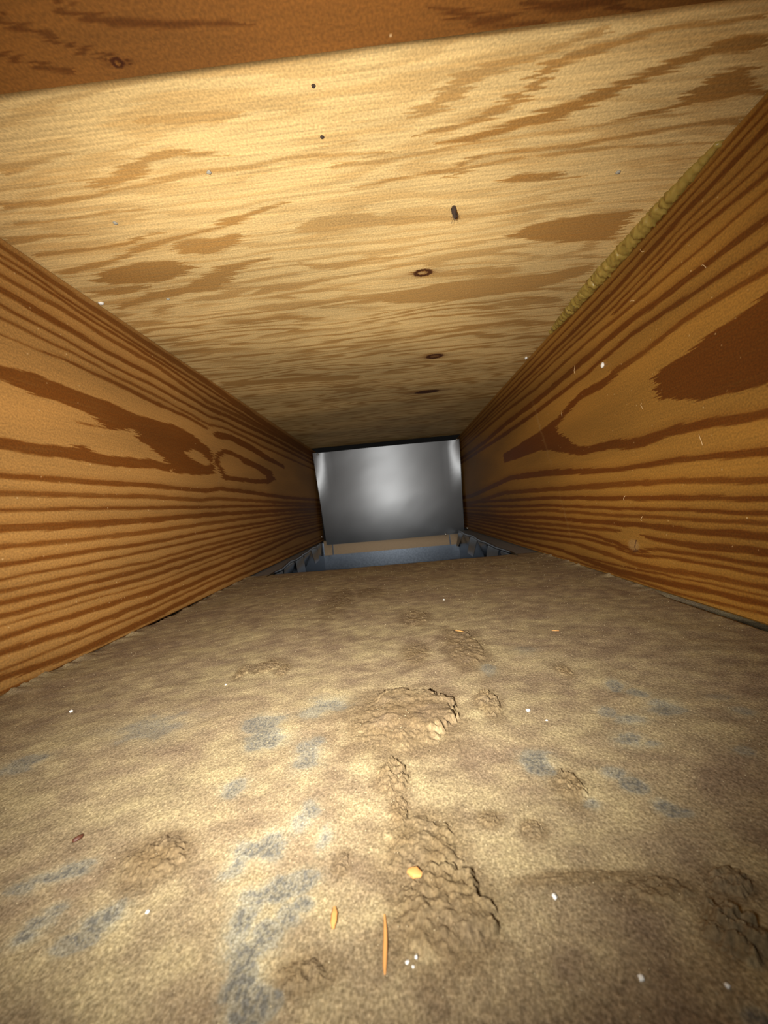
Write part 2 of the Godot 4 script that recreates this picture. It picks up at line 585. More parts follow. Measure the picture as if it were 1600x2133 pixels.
func joist_texture(grain: Array, figure: Array, light_parts: Array, marks: Array, early: Color, late: Color, sd: int, dip: bool) -> ImageTexture:
	var w := 2048
	var h := 560
	var f := field(w * h)
	var red := field(w * h)
	var pale := field(w * h)
	var px := h / 0.235
	var along := func(mm: float) -> float: return (mm * 0.001 - JOIST_Z0) / JOIST_LEN * w
	var across := func(tenth: float) -> float: return (TOP_Y - tenth * 0.0001) * px
	var n := 0
	for shape in figure:
		var g: Array = shape
		# a figure that leaves the picture runs on towards the near end
		if g[0] < 230:
			g = [104, g[1], g[2]] + g
		paint_band(f, w, h, g, 0, along, across, px * 0.0001, 1.0, 1.6, 1.0, false, n + sd, true)
		n += 1
	for g in light_parts:
		paint_band(f, w, h, g, 0, along, across, px * 0.0001, 0.96, 1.8, 1.0, true, n + sd, true)
		n += 1
	for g in grain:
		var q: Array = g.duplicate()
		# run on to both ends of the board at the same height
		q = [100, q[1], q[2]] + q if q[0] < 230 else q
		var e := q.size() - 3
		if q[e] > 500 or q[e + 1] > 1290 or q[e + 1] < -430:
			q += [1020, q[e + 1], q[e + 2]]
		paint_band(f, w, h, q, 0, along, across, px * 0.0001, 0.95 if n % 3 else 0.82, 1.9, 0.8, false, n + sd, false, 0.75)
		n += 1
	for m in marks:
		# pale scuff lines across the grain: from (mm, tenth) to (mm, tenth), half width mm, strength
		var a := Vector2(along.call(m[0]), across.call(m[1]))
		var b := Vector2(along.call(m[2]), across.call(m[3]))
		var wide: float = m[4] * 0.001 / JOIST_LEN * w
		for v in range(maxi(0, int(minf(a.y, b.y))), mini(h - 1, int(maxf(a.y, b.y))) + 1):
			var t := (v - a.y) / (b.y - a.y)
			var u0 := lerpf(a.x, b.x, t) + noise_b.get_noise_2d(v * 0.03, sd) * wide
			for u in range(maxi(0, int(u0 - wide * 2)), mini(w - 1, int(u0 + wide * 2)) + 1):
				var k := exp(-pow((u - u0) / wide, 2.0) * 1.6) * float(m[5]) * sin(PI * clampf(t, 0.03, 0.97)) * (0.75 + 0.5 * noise_b.get_noise_2d(u * 0.1, v * 0.1))
				pale[v * w + u] = maxf(pale[v * w + u], clampf(k, 0.0, 1.0))
	if dip:
		# the small torn knot low on the right joist
		var kx: float = along.call(287.0)
		var ky: float = across.call(-445.0)
		for k in [[-4.0, -9.0, 2.0, 3.0], [2.0, 3.0, -2.0, 9.0], [-6.0, 8.0, 6.0, 11.0]]:
			for q in 24:
				var t := q / 23.0
				var u := int(kx + lerpf(k[0], k[2], t))
				var v := int(ky + lerpf(k[1], k[3], t))
				for o in [0, 1, w]:
					red[v * w + u + o] = 1.0
		for v in range(int(ky - 16), int(ky + 17)):
			for u in range(int(kx - 16), int(kx + 26)):
				var d := Vector2((u - kx - 4.0) / 20.0, (v - ky) / 14.0).length()
				pale[v * w + u] = maxf(pale[v * w + u], (1.0 - smoothstep(0.5, 1.0, d)) * 0.35)
	var streak := noise_bytes(w, h, 46.0, 1.6, 2, sd + 1)
	var speck := noise_bytes(w, h, 1.6, 1.6, 2, sd + 2)
	var cloud := noise_bytes(w, h, 300.0, 60.0, 2, sd + 3)
	return ImageTexture.create_from_image(wood_image(w, h, f, red, pale, early, late, Color(0.20, 0.085, 0.03), streak, speck, cloud, 0.06, 0.16, 500))


const PLY_X0 := -0.24
const PLY_W := 0.45
const PLY_Z0 := 0.09
const PLY_LEN := 0.90

func ply_texture() -> ImageTexture:
	var w := 1024
	var h := 2048
	var f := field(w * h)
	var red := field(w * h)
	var pale := field(w * h)
	# the rotary-cut figure: wavering bands across the bay, closer and fainter than the drawn ones
	var warp := noise_bytes(w, h, 420.0, 120.0, 3, 41)
	var wave := noise_bytes(w, h, 160.0, 22.0, 3, 42)
	for v in h:
		var z := PLY_Z0 + PLY_LEN * v / h
		var far := smoothstep(0.20, 0.33, z)
		var amp := lerpf(0.26, 0.72, far)
		for u in w:
			var i := v * w + u
			var p := z * lerpf(70.0, 74.0, far) + (warp[i] - 127.5) * 0.016 + (wave[i] - 127.5) * 0.0065
			p = p - floorf(p)
			var k := smoothstep(0.30, 0.62, p) * (1.0 - smoothstep(0.80, 0.93, p))
			f[i] = k * amp * clampf(0.35 + (wave[i] - 60.0) / 110.0, 0.0, 1.0)
	var along := func(tenth: float) -> float: return (tenth * 0.0001 - PLY_X0) / PLY_W * w
	var across := func(tenth: float) -> float: return (tenth * 0.0001 - PLY_Z0) / PLY_LEN * h
	var n := 0
	for g in PLY_FIGURE:
		paint_band(f, w, h, g, 1, along, across, 0.0001 / PLY_LEN * h, g[0] * 0.095, 2.2, 1.8, false, n + 60, true)
		n += 1
	# short dark grain lines, denser away from the lens
	for k in 420:
		var z := lerpf(0.12, 0.95, pow(rng.randf(), 0.9))
		var x := rng.randf_range(PLY_X0, PLY_X0 + PLY_W)
		var half := rng.randf_range(0.006, 0.035)
		var thick := rng.randf_range(4.0, 12.0) * lerpf(0.8, 1.9, z)
		var zt := z * 10000.0
		var lean := rng.randf_range(-12.0, 12.0)
		paint_band(f, w, h, [(x - half) * 10000.0, zt - lean, 1.0, x * 10000.0, zt, thick, (x + half) * 10000.0, zt + lean, 1.0], 0, along, across, 0.0001 / PLY_LEN * h, rng.randf_range(0.25, 0.75), 1.2, 0.8, false, k, true)
	# three pin knots in a row
	for k in [[334.0, 2726.0, 25.0, 15.0, 0.25], [575.0, 4292.0, 36.0, 24.0, 0.6], [604.0, 5622.0, 66.0, 26.0, 0.9]]:
		knot(f, red, w, h, along.call(k[0] as float), across.call(k[1] as float), k[2] * 0.6, k[3] * 0.62, k[4])
	var streak := noise_bytes(w, h, 60.0, 1.5, 2, 71)
	var speck := noise_bytes(w, h, 1.4, 1.4, 2, 72)
	var cloud := noise_bytes(w, h, 260.0, 120.0, 2, 73)
	return ImageTexture.create_from_image(wood_image(w, h, f, red, pale, Color(0.825, 0.695, 0.462), Color(0.600, 0.430, 0.215), Color(0.22, 0.10, 0.045), streak, speck, cloud, 0.13, 0.15, 300))


func board_texture() -> ImageTexture:
	var w := 1024
	var h := 512
	var f := field(w * h)
	var red := field(w * h)
	var along := func(tenth: float) -> float: return (tenth * 0.0001 + 0.20) / 0.40 * w
	var across := func(tenth: float) -> float: return (0.125 - tenth * 0.0001) / 0.20 * h
	var n := 0
	for g in BOARD_GRAIN:
		paint_band(f, w, h, g, 0, along, across, 0.0001 / 0.20 * h * 1.3, 0.75, 2.0, 1.0, false, n + 90, true)
		n += 1
	knot(f, red, w, h, along.call(-725.0) as float, across.call(1169.0) as float, 5.0, 3.4, 0.0)
	var streak := noise_bytes(w, h, 50.0, 2.0, 2, 81)
	var speck := noise_bytes(w, h, 1.5, 1.5, 2, 82)
	var cloud := noise_bytes(w, h, 160.0, 50.0, 2, 83)
	return ImageTexture.create_from_image(wood_image(w, h, f, red, PackedFloat32Array(), Color(0.417, 0.260, 0.105), Color(0.28, 0.15, 0.045), Color(0.2, 0.09, 0.03), streak, speck, cloud, 0.06, 0.12, 60))


const FLOOR_X0 := -0.232
const FLOOR_W := 0.444
const FLOOR_Z0 := -0.03        # metres in front of the lens
const FLOOR_LEN := 0.52

func floor_textures() -> Array:
	var w := 2048
	var h := 2048
	var bare := field(w * h)
	var rim := field(w * h)
	var fine := noise_bytes(w, h, 3.2, 3.2, 3, 101)
	var mid := noise_bytes(w, h, 34.0, 22.0, 3, 102)
	var big := noise_bytes(w, h, 150.0, 100.0, 4, 103)
	var loose_shade := field(w * h)
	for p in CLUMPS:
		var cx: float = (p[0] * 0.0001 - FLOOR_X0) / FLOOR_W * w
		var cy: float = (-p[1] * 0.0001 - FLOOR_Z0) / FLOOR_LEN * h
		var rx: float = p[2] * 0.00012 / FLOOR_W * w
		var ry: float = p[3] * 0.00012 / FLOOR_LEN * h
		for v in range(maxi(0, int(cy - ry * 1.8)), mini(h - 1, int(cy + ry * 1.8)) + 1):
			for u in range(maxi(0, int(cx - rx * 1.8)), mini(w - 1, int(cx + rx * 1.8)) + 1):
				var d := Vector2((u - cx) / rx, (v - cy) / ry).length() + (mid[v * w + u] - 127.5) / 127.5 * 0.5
				loose_shade[v * w + u] = maxf(loose_shade[v * w + u], 1.0 - smoothstep(0.5, 1.35, d))
	var tiny := noise_bytes(w, h, 1.4, 1.4, 2, 104)
	for p in BARE_PATCHES:
		var cx: float = (p[0] * 0.0001 - FLOOR_X0) / FLOOR_W * w
		var cy: float = (-p[1] * 0.0001 - FLOOR_Z0) / FLOOR_LEN * h
		var rx: float = p[2] * 0.000115 / FLOOR_W * w
		var ry: float = p[3] * 0.000115 / FLOOR_LEN * h
		var s: float = p[4] * 0.1
		for v in range(maxi(0, int(cy - ry * 2.4)), mini(h - 1, int(cy + ry * 2.4)) + 1):
			for u in range(maxi(0, int(cx - rx * 2.4)), mini(w - 1, int(cx + rx * 2.4)) + 1):
				var i := v * w + u
				var d := Vector2((u - cx) / rx, (v - cy) / ry).length()
				d += (mid[i] - 127.5) / 127.5 * 0.85 + (fine[i] - 127.5) / 127.5 * 0.25
				bare[i] = maxf(bare[i], (1.0 - smoothstep(0.5, 1.45, d)) * s)
				rim[i] = maxf(rim[i], (1.0 - smoothstep(0.9, 2.1, d)) * s)
	var out := PackedByteArray()
	out.resize(w * h * 3)
	var relief := PackedByteArray()
	relief.resize(w * h)
	for i in w * h:
		var a := (fine[i] - 127.5) / 127.5
		var m := (mid[i] - 127.5) / 127.5
		var g := (big[i] - 127.5) / 127.5
		var t := (tiny[i] - 127.5) / 127.5
		# packed dust, yellower or greyer in clouds
		var mix := clampf(0.5 + g * 0.55 + m * 0.45, 0.0, 1.0)
		var r := lerpf(0.58, 0.665, mix)
		var gg := lerpf(0.498, 0.598, mix)
		var b := lerpf(0.40, 0.455, mix)
		var q := rim[i] * clampf(0.75 + m * 0.4, 0.0, 1.0) * 0.7
		r = lerpf(r, 0.69, q)
		gg = lerpf(gg, 0.655, q)
		b = lerpf(b, 0.545, q)
		# loose fluff is browner than the packed film, darkened further as clump shadow
		var lo := loose_shade[i] * clampf(0.75 + m * 0.5, 0.0, 1.0) * 0.75
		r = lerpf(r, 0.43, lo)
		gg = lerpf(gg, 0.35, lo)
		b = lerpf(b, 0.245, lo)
		if bare[i] > 0.0:
			var film := smoothstep(0.12, 0.5, bare[i]) * 0.5
			r = lerpf(r, 0.60, film)
			gg = lerpf(gg, 0.585, film)
			b = lerpf(b, 0.53, film)
			var k := smoothstep(0.34, 0.66, bare[i] * 0.55 + a * 0.75 + t * 0.2)
			r = lerpf(r, 0.385, k * 0.82)
			gg = lerpf(gg, 0.375, k * 0.82)
			b = lerpf(b, 0.352, k * 0.82)
		var s := 1.0 + a * 0.16 + t * 0.12 + m * 0.08
		out[i * 3] = clampi(int(r * s * 255.0), 0, 255)
		out[i * 3 + 1] = clampi(int(gg * s * 255.0), 0, 255)
		out[i * 3 + 2] = clampi(int(b * s * 255.0), 0, 255)
		relief[i] = clampi(int(127.5 + (a * 60.0 + t * 34.0 + m * 12.0) * (1.0 - 0.6 * bare[i])), 0, 255)
	var col := ImageTexture.create_from_image(Image.create_from_data(w, h, false, Image.FORMAT_RGB8, out))
	var hgt := ImageTexture.create_from_image(Image.create_from_data(w, h, false, Image.FORMAT_L8, relief))
	return [col, hgt]


func wood_material(called: String, tex: Texture2D, rough: float, spec: float) -> StandardMaterial3D:
	var m := StandardMaterial3D.new()
	m.resource_name = called
	m.albedo_texture = tex
	m.roughness = rough
	m.metallic_specular = spec
	m.texture_repeat = true
	return m


func plain(called: String, c: Color, rough: float, metal := 0.0) -> StandardMaterial3D:
	var m := StandardMaterial3D.new()
	m.resource_name = called
	m.albedo_color = c
	m.roughness = rough
	m.metallic = metal
	return m


func make_materials() -> void:
	M.left = wood_material("left_pine", joist_texture(LEFT_GRAIN, LEFT_FIGURE, LEFT_PALE, [[432, 700, 424, 250, 2.5, 0.16]], Color(0.605, 0.440, 0.232), Color(0.395, 0.222, 0.062), 200, false), 0.62, 0.32)
	M.right = wood_material("right_pine", joist_texture(RIGHT_GRAIN, RIGHT_FIGURE, RIGHT_PALE, [[470, 1250, 420, 200, 3.0, 0.34], [415, 100, 385, -600, 2.4, 0.22]], Color(0.545, 0.382, 0.155), Color(0.355, 0.188, 0.036), 300, true), 0.6, 0.34)
	M.ply = wood_material("plywood_face", ply_texture(), 0.58, 0.35)
	M.board = wood_material("board_pine", board_texture(), 0.7, 0.25)
	var ft := floor_textures()
	var fm := StandardMaterial3D.new()
	fm.resource_name = "packed_dust"
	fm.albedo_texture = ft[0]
	fm.roughness = 0.95
	fm.metallic_specular = 0.2
	fm.heightmap_enabled = true
	fm.heightmap_texture = ft[1]
	fm.heightmap_scale = 0.035
	# the finest grain, finer than the panel's own texture
	var gn := NoiseTexture2D.new()
	gn.width = 512
	gn.height = 512
	gn.seamless = true
	var gs := FastNoiseLite.new()
	gs.seed = 77
	gs.noise_type = FastNoiseLite.TYPE_SIMPLEX_SMOOTH
	gs.frequency = 0.16
	gs.fractal_octaves = 3
	gn.noise = gs
	var gr := Gradient.new()
	gr.set_color(0, Color(0.62, 0.60, 0.56))
	gr.set_color(1, Color(1.0, 1.0, 1.0))
	gn.color_ramp = gr
	fm.detail_enabled = true
	fm.detail_albedo = gn
	fm.detail_blend_mode = BaseMaterial3D.BLEND_MODE_MUL
	fm.detail_uv_layer = BaseMaterial3D.DETAIL_UV_2
	fm.uv2_triplanar = true
	fm.uv2_world_triplanar = true
	fm.uv2_scale = Vector3(18, 18, 18)
	fm.albedo_color = Color(1.0, 1.0, 1.0)
	M.dust = fm
	var sp := NoiseTexture2D.new()
	sp.width = 512
	sp.height = 512
	sp.seamless = true
	var sn := FastNoiseLite.new()
	sn.seed = 5
	sn.frequency = 0.045
	sn.fractal_octaves = 3
	sp.noise = sn
	var ramp := Gradient.new()
	ramp.set_color(0, Color(0.88, 0.88, 0.88))
	ramp.set_color(1, Color(1, 1, 1))
	sp.color_ramp = ramp
	var zn := StandardMaterial3D.new()
	zn.resource_name = "galvanised_sheet"
	zn.albedo_color = Color(0.44, 0.47, 0.51)
	zn.albedo_texture = sp
	zn.metallic = 1.0
	zn.roughness = 0.33
	zn.roughness_texture = sp
	zn.uv1_triplanar = true
	zn.uv1_scale = Vector3(7, 7, 7)
	M.zinc = zn
	M.plate = plain("cap_sheet", Color(0.48, 0.485, 0.49), 0.40, 1.0)
	var zd := zn.duplicate() as StandardMaterial3D
	zd.resource_name = "dusty_galvanised_sheet"
	zd.albedo_color = Color(0.60, 0.59, 0.57)
	zd.roughness = 0.62
	M.zinc_dull = zd
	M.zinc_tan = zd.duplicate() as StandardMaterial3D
	M.zinc_tan.resource_name = "tan_reflection_sheet"
	M.zinc_tan.albedo_color = Color(0.60, 0.52, 0.42)  # dusty zinc with the tan light it reflects painted into its colour
	M.dark = plain("dark_void_sheet", Color(0.05, 0.045, 0.04), 0.9)  # near-black stands for the unlit void behind the end cap
	M.glue = plain("amber_glue", Color(0.56, 0.46, 0.21), 0.4)
	M.glue.subsurf_scatter_enabled = true
	M.glue.subsurf_scatter_strength = 0.15
	M.splint = plain("fresh_splinter", Color(0.74, 0.52, 0.28), 0.7)
	M.white = plain("white_speck", Color(0.86, 0.84, 0.80), 0.6)
	M.fibre = plain("pale_fibre", Color(0.80, 0.66, 0.46), 0.6)
	M.seed = plain("brown_seed", Color(0.30, 0.16, 0.09), 0.6)
	M.lint = plain("dark_lint", Color(0.20, 0.14, 0.09), 0.95)
	M.grey = plain("grey_lint", Color(0.58, 0.55, 0.48), 0.95)
	M.nail = plain("nail_steel", Color(0.82, 0.80, 0.76), 0.3, 1.0)


# ------------------------------------------------------------------ the shell
func joist_uv(p: Vector3) -> Vector2:
	return Vector2((-p.z - JOIST_Z0) / JOIST_LEN, (TOP_Y - p.y) / 0.235)


func build_shell() -> void:
	var left := put("wall_left", beam(LEFT_X - 0.038, LEFT_X, LOW_Y, TOP_Y, 0.10, -1.0, 0.0012, joist_uv), M.left)
	tag(left, "left pine joist with a long dark flame figure above close straight grain lines", "joist", "", "structure")
	var right := put("wall_right", beam(RIGHT_X, RIGHT_X + 0.038, LOW_Y, TOP_Y, 0.10, -1.0, 0.0012, joist_uv), M.right)
	tag(right, "right reddish pine joist with a broad dark flame figure and a small torn knot", "joist", "", "structure")
	var ply_uv := func(p: Vector3) -> Vector2: return Vector2((p.x - PLY_X0) / PLY_W, (-p.z - PLY_Z0) / PLY_LEN)
	var ply := put("ceiling", beam(LEFT_X - 0.038, RIGHT_X + 0.038, TOP_Y, TOP_Y + 0.018, 0.10, -0.95, 0.0004, ply_uv), M.ply)
	tag(ply, "pale golden plywood sheet overhead with wavy grain and three small dark knots in a row", "plywood", "", "structure")


func build_board() -> void:
	var board := base("blocking_board", Vector3(0, TOP_Y, 0))
	var uv := func(p: Vector3) -> Vector2: return Vector2((p.x + 0.20) / 0.40, (p.z + 0.125) / 0.20)
	var m := beam(LEFT_X + 0.0005, RIGHT_X - 0.0005, -0.019, -0.0002, 0.035, -0.1208, 0.0008, uv)
	put("plank", m, M.board, board)
	tag(board, "dark brown pine board fixed crosswise under the near end of the plywood", "board")


# ------------------------------------------------------------------ sheet metal at the far end
func sheet(pts: Array, thick: float, dir: Vector3) -> ArrayMesh:
	# a flat sheet outline (clockwise seen against dir) with thickness along dir
	var st := SurfaceTool.new()
	st.begin(Mesh.PRIMITIVE_TRIANGLES)
	var n := pts.size()
	var off := dir.normalized() * thick
	for k in range(1, n - 1):
		for v in [pts[0], pts[k], pts[k + 1]]:
			st.set_normal(-dir)
			st.set_uv(Vector2.ZERO)
			st.add_vertex(v)
		for v in [pts[0] + off, pts[k + 1] + off, pts[k] + off]:
			st.set_normal(dir)
			st.set_uv(Vector2.ZERO)
			st.add_vertex(v)
	for k in n:
		var a: Vector3 = pts[k]
		var b: Vector3 = pts[(k + 1) % n]
		quad(st, a, a + off, b + off, b)
	return st.commit()


func build_end_cap() -> void:
	var cap := base("duct_end_cap", Vector3(0, LOW_Y, CAP_Z))
	tag(cap, "grey galvanised sheet-metal plate closing the far end between the joists", "metal plate")
	# the face: a slightly dished grid so that the lamp spreads over it
	var st := SurfaceTool.new()
	st.begin(Mesh.PRIMITIVE_TRIANGLES)
	st.set_smooth_group(0)
	var nx := 24
	var ny := 16
	var p := func(i: int, j: int) -> Vector3:
		var u := float(i) / nx
		var v := float(j) / ny
		var x0 := lerpf(-0.1835, -0.1925, v)
		var x1 := lerpf(0.1655, 0.1685, v)
		var y := lerpf(-0.0085, 0.2225, v)
		var above := maxf(0.0, v - 0.55)
		var below := maxf(0.0, 0.55 - v)
		var lean := 0.231 * (0.034 * (above - below) + 0.05 * 0.15 * pow(above / 0.45, 3.0) - 0.12 * 0.22 * pow(below / 0.55, 2.5))
		var bow := lean + 0.010 * sin(PI * u) + 0.0008 * noise_a.get_noise_2d(u * 2.0, v * 2.0)
		var curl := 0.010 * pow(maxf(0.0, absf(u - 0.5) * 2.0 - 0.86) / 0.14, 2.0) * smoothstep(0.35, 1.0, v)
		return Vector3(lerpf(x0, x1, u), y, bow - 0.002 + curl)
	for j in ny:
		for i in nx:
			for v in [p.call(i, j), p.call(i, j + 1), p.call(i + 1, j + 1), p.call(i, j), p.call(i + 1, j + 1), p.call(i + 1, j)]:
				st.add_vertex(v)
	st.generate_normals()
	put("plate", st.commit(), M.plate, cap)
	# turned lips: down at the bottom, back at the top
	put("lip", sheet([Vector3(-0.1835, -0.0085, -0.0125), Vector3(0.1655, -0.0085, -0.0125), Vector3(0.1655, -0.0065, -0.0225), Vector3(-0.1835, -0.0065, -0.0225)], 0.0006, Vector3(0, -1, 0.2)), M.zinc, cap)
	put("lip", sheet([Vector3(-0.1925, 0.2225, 0.003), Vector3(-0.1925, 0.2235, -0.02), Vector3(0.1685, 0.2235, -0.02), Vector3(0.1685, 0.2225, 0.003)], 0.0006, Vector3(0, -1, 0)), M.zinc, cap)
	# corner fixings that catch the lamp
	for q in [Vector3(-0.181, 0.2185, 0.0125), Vector3(0.163, 0.2215, 0.0155), Vector3(0.118, -0.007, -0.004), Vector3(0.1705, 0.004, 0.006), Vector3(-0.191, 0.014, 0.006)]:
		var nail := put("nail_head", pebble(Vector3(0.0026, 0.0024, 0.0018), 0.25, 3, 6, 8), M.nail, cap, q)
		tag(nail, "bright nail head")


func tab(a: Vector3, b: Vector3, out_dir: Vector3, length: float, lean: float, taper: float) -> ArrayMesh:
	# a bent-down tab of the collar between a and b; out_dir points out of the hole
	var along := b - a
	var low := Vector3(0, -length, 0) + out_dir * lean
	var st := SurfaceTool.new()
	st.begin(Mesh.PRIMITIVE_TRIANGLES)
	var bend := Vector3(0, -0.003, 0) - out_dir * 0.0015
	var rows := [[a, b], [a + bend, b + bend], [a + low + along * taper, b + low - along * taper]]
	var th := out_dir * 0.0006
	st.set_smooth_group(0)
	for r in 2:
		var p0: Vector3 = rows[r][0]
		var p1: Vector3 = rows[r][1]
		var q0: Vector3 = rows[r + 1][0]
		var q1: Vector3 = rows[r + 1][1]
		for v in [p0, p1, q1, p0, q1, q0]:
			st.add_vertex(v)
		for v in [p0 + th, q1 + th, p1 + th, p0 + th, q0 + th, q1 + th]:
			st.add_vertex(v)
	st.generate_normals()
	return st.commit()


func build_drop() -> void:
	var drop := base("duct_drop", Vector3(0, LOW_Y, -0.72))
	tag(drop, "galvanised collar and dark drop opening down behind the far edge of the dusty panel", "duct")
	var z_near := 0.72 - 0.475
	var z_far := 0.72 - 0.952
	# flat margins of the hole, lying under the joists
	var strip := func(x0a: float, x0b: float, x1a: float, x1b: float) -> ArrayMesh:
		return sheet([Vector3(x0a, -0.0012, z_near), Vector3(x0b, -0.0012, z_far), Vector3(x1b, -0.0012, z_far), Vector3(x1a, -0.0012, z_near)], 0.0007, Vector3(0, -1, 0))
	put("margin", strip.call(-0.232, -0.232, -0.169, -0.1935), M.zinc_dull, drop)
	put("margin", strip.call(0.1425, 0.1485, 0.21, 0.21), M.zinc_dull, drop)
	# rolled rim along each side of the hole
	var lrim := []
	var rrim := []
	var rad := []
	for i in 15:
		var t := i / 14.0
		var z := lerpf(z_near, z_far, t)
		lrim.append(Vector3(lerpf(-0.169, -0.1935, t) + 0.0015 * sin(t * 17.0), -0.0016 + 0.0012 * sin(t * 29.0), z))
		rrim.append(Vector3(lerpf(0.1425, 0.1485, t) + 0.0012 * sin(t * 13.0), -0.0014 + 0.0010 * sin(t * 23.0), z))
		rad.append(0.0021)
	put("rim", tube(lrim, rad, 8), M.zinc, drop)
	put("rim", tube(rrim, rad, 8), M.zinc, drop)
	# bent tabs down both sides
	for k in 6:
		var t0 := (k + 0.06) / 6.0
		var t1 := (k + 0.94) / 6.0
		var za := lerpf(z_near, z_far, t0)
		var zb := lerpf(z_near, z_far, t1)
		var xa := lerpf(-0.169, -0.1935, t0)
		var xb := lerpf(-0.169, -0.1935, t1)
		put("tab", tab(Vector3(xb, -0.002, zb), Vector3(xa, -0.002, za), Vector3(-1, 0, 0), 0.030, [-0.008, 0.004, -0.004, 0.008, -0.006, 0.002][k], [0.05, 0.12, 0.04, 0.1, 0.08, 0.12][k]), M.zinc, drop)
		xa = lerpf(0.1425, 0.1485, t0)
		xb = lerpf(0.1425, 0.1485, t1)
		put("tab", tab(Vector3(xa, -0.002, za), Vector3(xb, -0.002, zb), Vector3(1, 0, 0), 0.032, [0.004, -0.008, 0.006, -0.010, 0.004, -0.012][k], [0.1, 0.05, 0.18, 0.06, 0.28, 0.30][k]), M.zinc, drop)
	# wide tabs across the far side
	var z_tab := 0.72 - 0.976
	var xs := [-0.192, -0.170, -0.168, 0.127, 0.129, 0.150]
	for k in 3:
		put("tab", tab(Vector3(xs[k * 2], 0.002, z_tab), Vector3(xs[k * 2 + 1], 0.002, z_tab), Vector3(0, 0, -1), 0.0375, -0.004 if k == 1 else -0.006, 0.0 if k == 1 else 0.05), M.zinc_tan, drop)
	# the shaft below
	var bot := -0.30
	var xl := -0.196
	var xr := 0.152
	var zf := 0.72 - 0.986
	put("shaft_side", sheet([Vector3(xl, -0.004, z_near), Vector3(xl, -0.004, zf), Vector3(xl, bot, zf), Vector3(xl, bot, z_near)], 0.0008, Vector3(-1, 0, 0)), M.zinc, drop)
	put("shaft_side", sheet([Vector3(xr, -0.004, zf), Vector3(xr, -0.004, z_near), Vector3(xr, bot, z_near), Vector3(xr, bot, zf)], 0.0008, Vector3(1, 0, 0)), M.zinc, drop)
	put("shaft_back", sheet([Vector3(xl, -0.004, zf), Vector3(xr, -0.004, zf), Vector3(xr, bot, zf), Vector3(xl, bot, zf)], 0.0008, Vector3(0, 0, -1)), M.zinc, drop)
	put("shaft_front", sheet([Vector3(xr, -0.004, z_near), Vector3(xl, -0.004, z_near), Vector3(xl, bot, z_near), Vector3(xr, bot, z_near)], 0.0008, Vector3(0, 0, 1)), M.zinc, drop)
	# added closing piece behind the cap; its near-black colour paints the unlit gaps
	var back := put("dark_backing", beam(LEFT_X - 0.038, RIGHT_X + 0.038, LOW_Y - 0.02, TOP_Y + 0.018, -1.001, -1.02, 0.001, joist_uv), M.dark)
	tag(back, "near-black backing painted as the unlit void behind the metal plate, seen only through the narrow gaps round it", "backing", "", "structure")


# ------------------------------------------------------------------ the dusty panel
func floor_uv(x: float, z: float) -> Vector2:
	return Vector2((x - FLOOR_X0) / FLOOR_W, (-z - FLOOR_Z0) / FLOOR_LEN)


func floor_y(x: float, z: float) -> float:
	var y := LOW_Y - 0.0001
	# the panel hangs a little between the joists near the lens and at the right
	y -= 0.0012 * smoothstep(0.12, 0.168, x) * smoothstep(-0.36, -0.24, z)
	y -= 0.0140 * smoothstep(0.1700, 0.1745, x) * smoothstep(-0.272, -0.235, z) * (1.0 - smoothstep(-0.205, -0.180, z))
	y -= 0.0120 * (1.0 - smoothstep(-0.1980, -0.1935, x)) * smoothstep(-0.40, -0.35, z) * (1.0 - smoothstep(-0.31, -0.285, z))
	var n := noise_a.get_noise_2d(x * 16.0, z * 16.0)
	var m := noise_c.get_noise_2d(x * 150.0, z * 150.0)
	y += 0.0007 * n + 0.00022 * m
	# drifts against the joists
	var edge := minf(x - LEFT_X, RIGHT_X - x)
	y += 0.0034 * exp(-maxf(edge, 0.0) / 0.005) * maxf(0.0, noise_c.get_noise_2d(3.0 + signf(x) * 5.0, z * 34.0) + 0.6 * noise_c.get_noise_2d(x * 40.0, z * 160.0) + 0.12) * (1.0 - smoothstep(-0.275, -0.25, z) * smoothstep(0.0, 0.1, x))
	return y


func build_floor() -> void:
	var zs := []
	var z := 0.03
	while z > PANEL_END + 0.0001:
		zs.append(z)
		z -= clampf(0.0011 * (0.35 + maxf(0.0, -z) * 4.5), 0.0005, 0.0022)
	zs.append(PANEL_END)
	var nx := 240
	var nz := zs.size()
	var verts := PackedVector3Array()
	var uvs := PackedVector2Array()
	var idx := PackedInt32Array()
	for j in nz:
		for i in nx + 1:
			var x := FLOOR_X0 + FLOOR_W * i / nx
			var zz: float = zs[j]
			if j == nz - 1:
				zz += 0.0012 * noise_b.get_noise_1d(x * 30.0)
			verts.append(Vector3(x, floor_y(x, zz), zz))
			uvs.append(floor_uv(x, zz))
	var row := nx + 1
	for j in nz - 1:
		for i in nx:
			var a := j * row + i
			idx.append_array(PackedInt32Array([a, a + row, a + row + 1, a, a + row + 1, a + 1]))
	# the far edge is folded under
	var first := verts.size()
	for i in nx + 1:
		var v := verts[(nz - 1) * row + i]
		verts.append(Vector3(v.x, LOW_Y - 0.003, v.z + 0.0006))
		uvs.append(floor_uv(v.x, v.z))
	for i in nx:
		var a := (nz - 1) * row + i
		var b := first + i
		idx.append_array(PackedInt32Array([a, b, b + 1, a, b + 1, a + 1]))
	var m := shaded(verts, uvs, idx)
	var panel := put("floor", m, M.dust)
	tag(panel, "tan dust-caked sheet-metal panel underneath, rubbed to bare blue-grey metal in patches", "dusty panel", "", "structure")
	build_clumps()


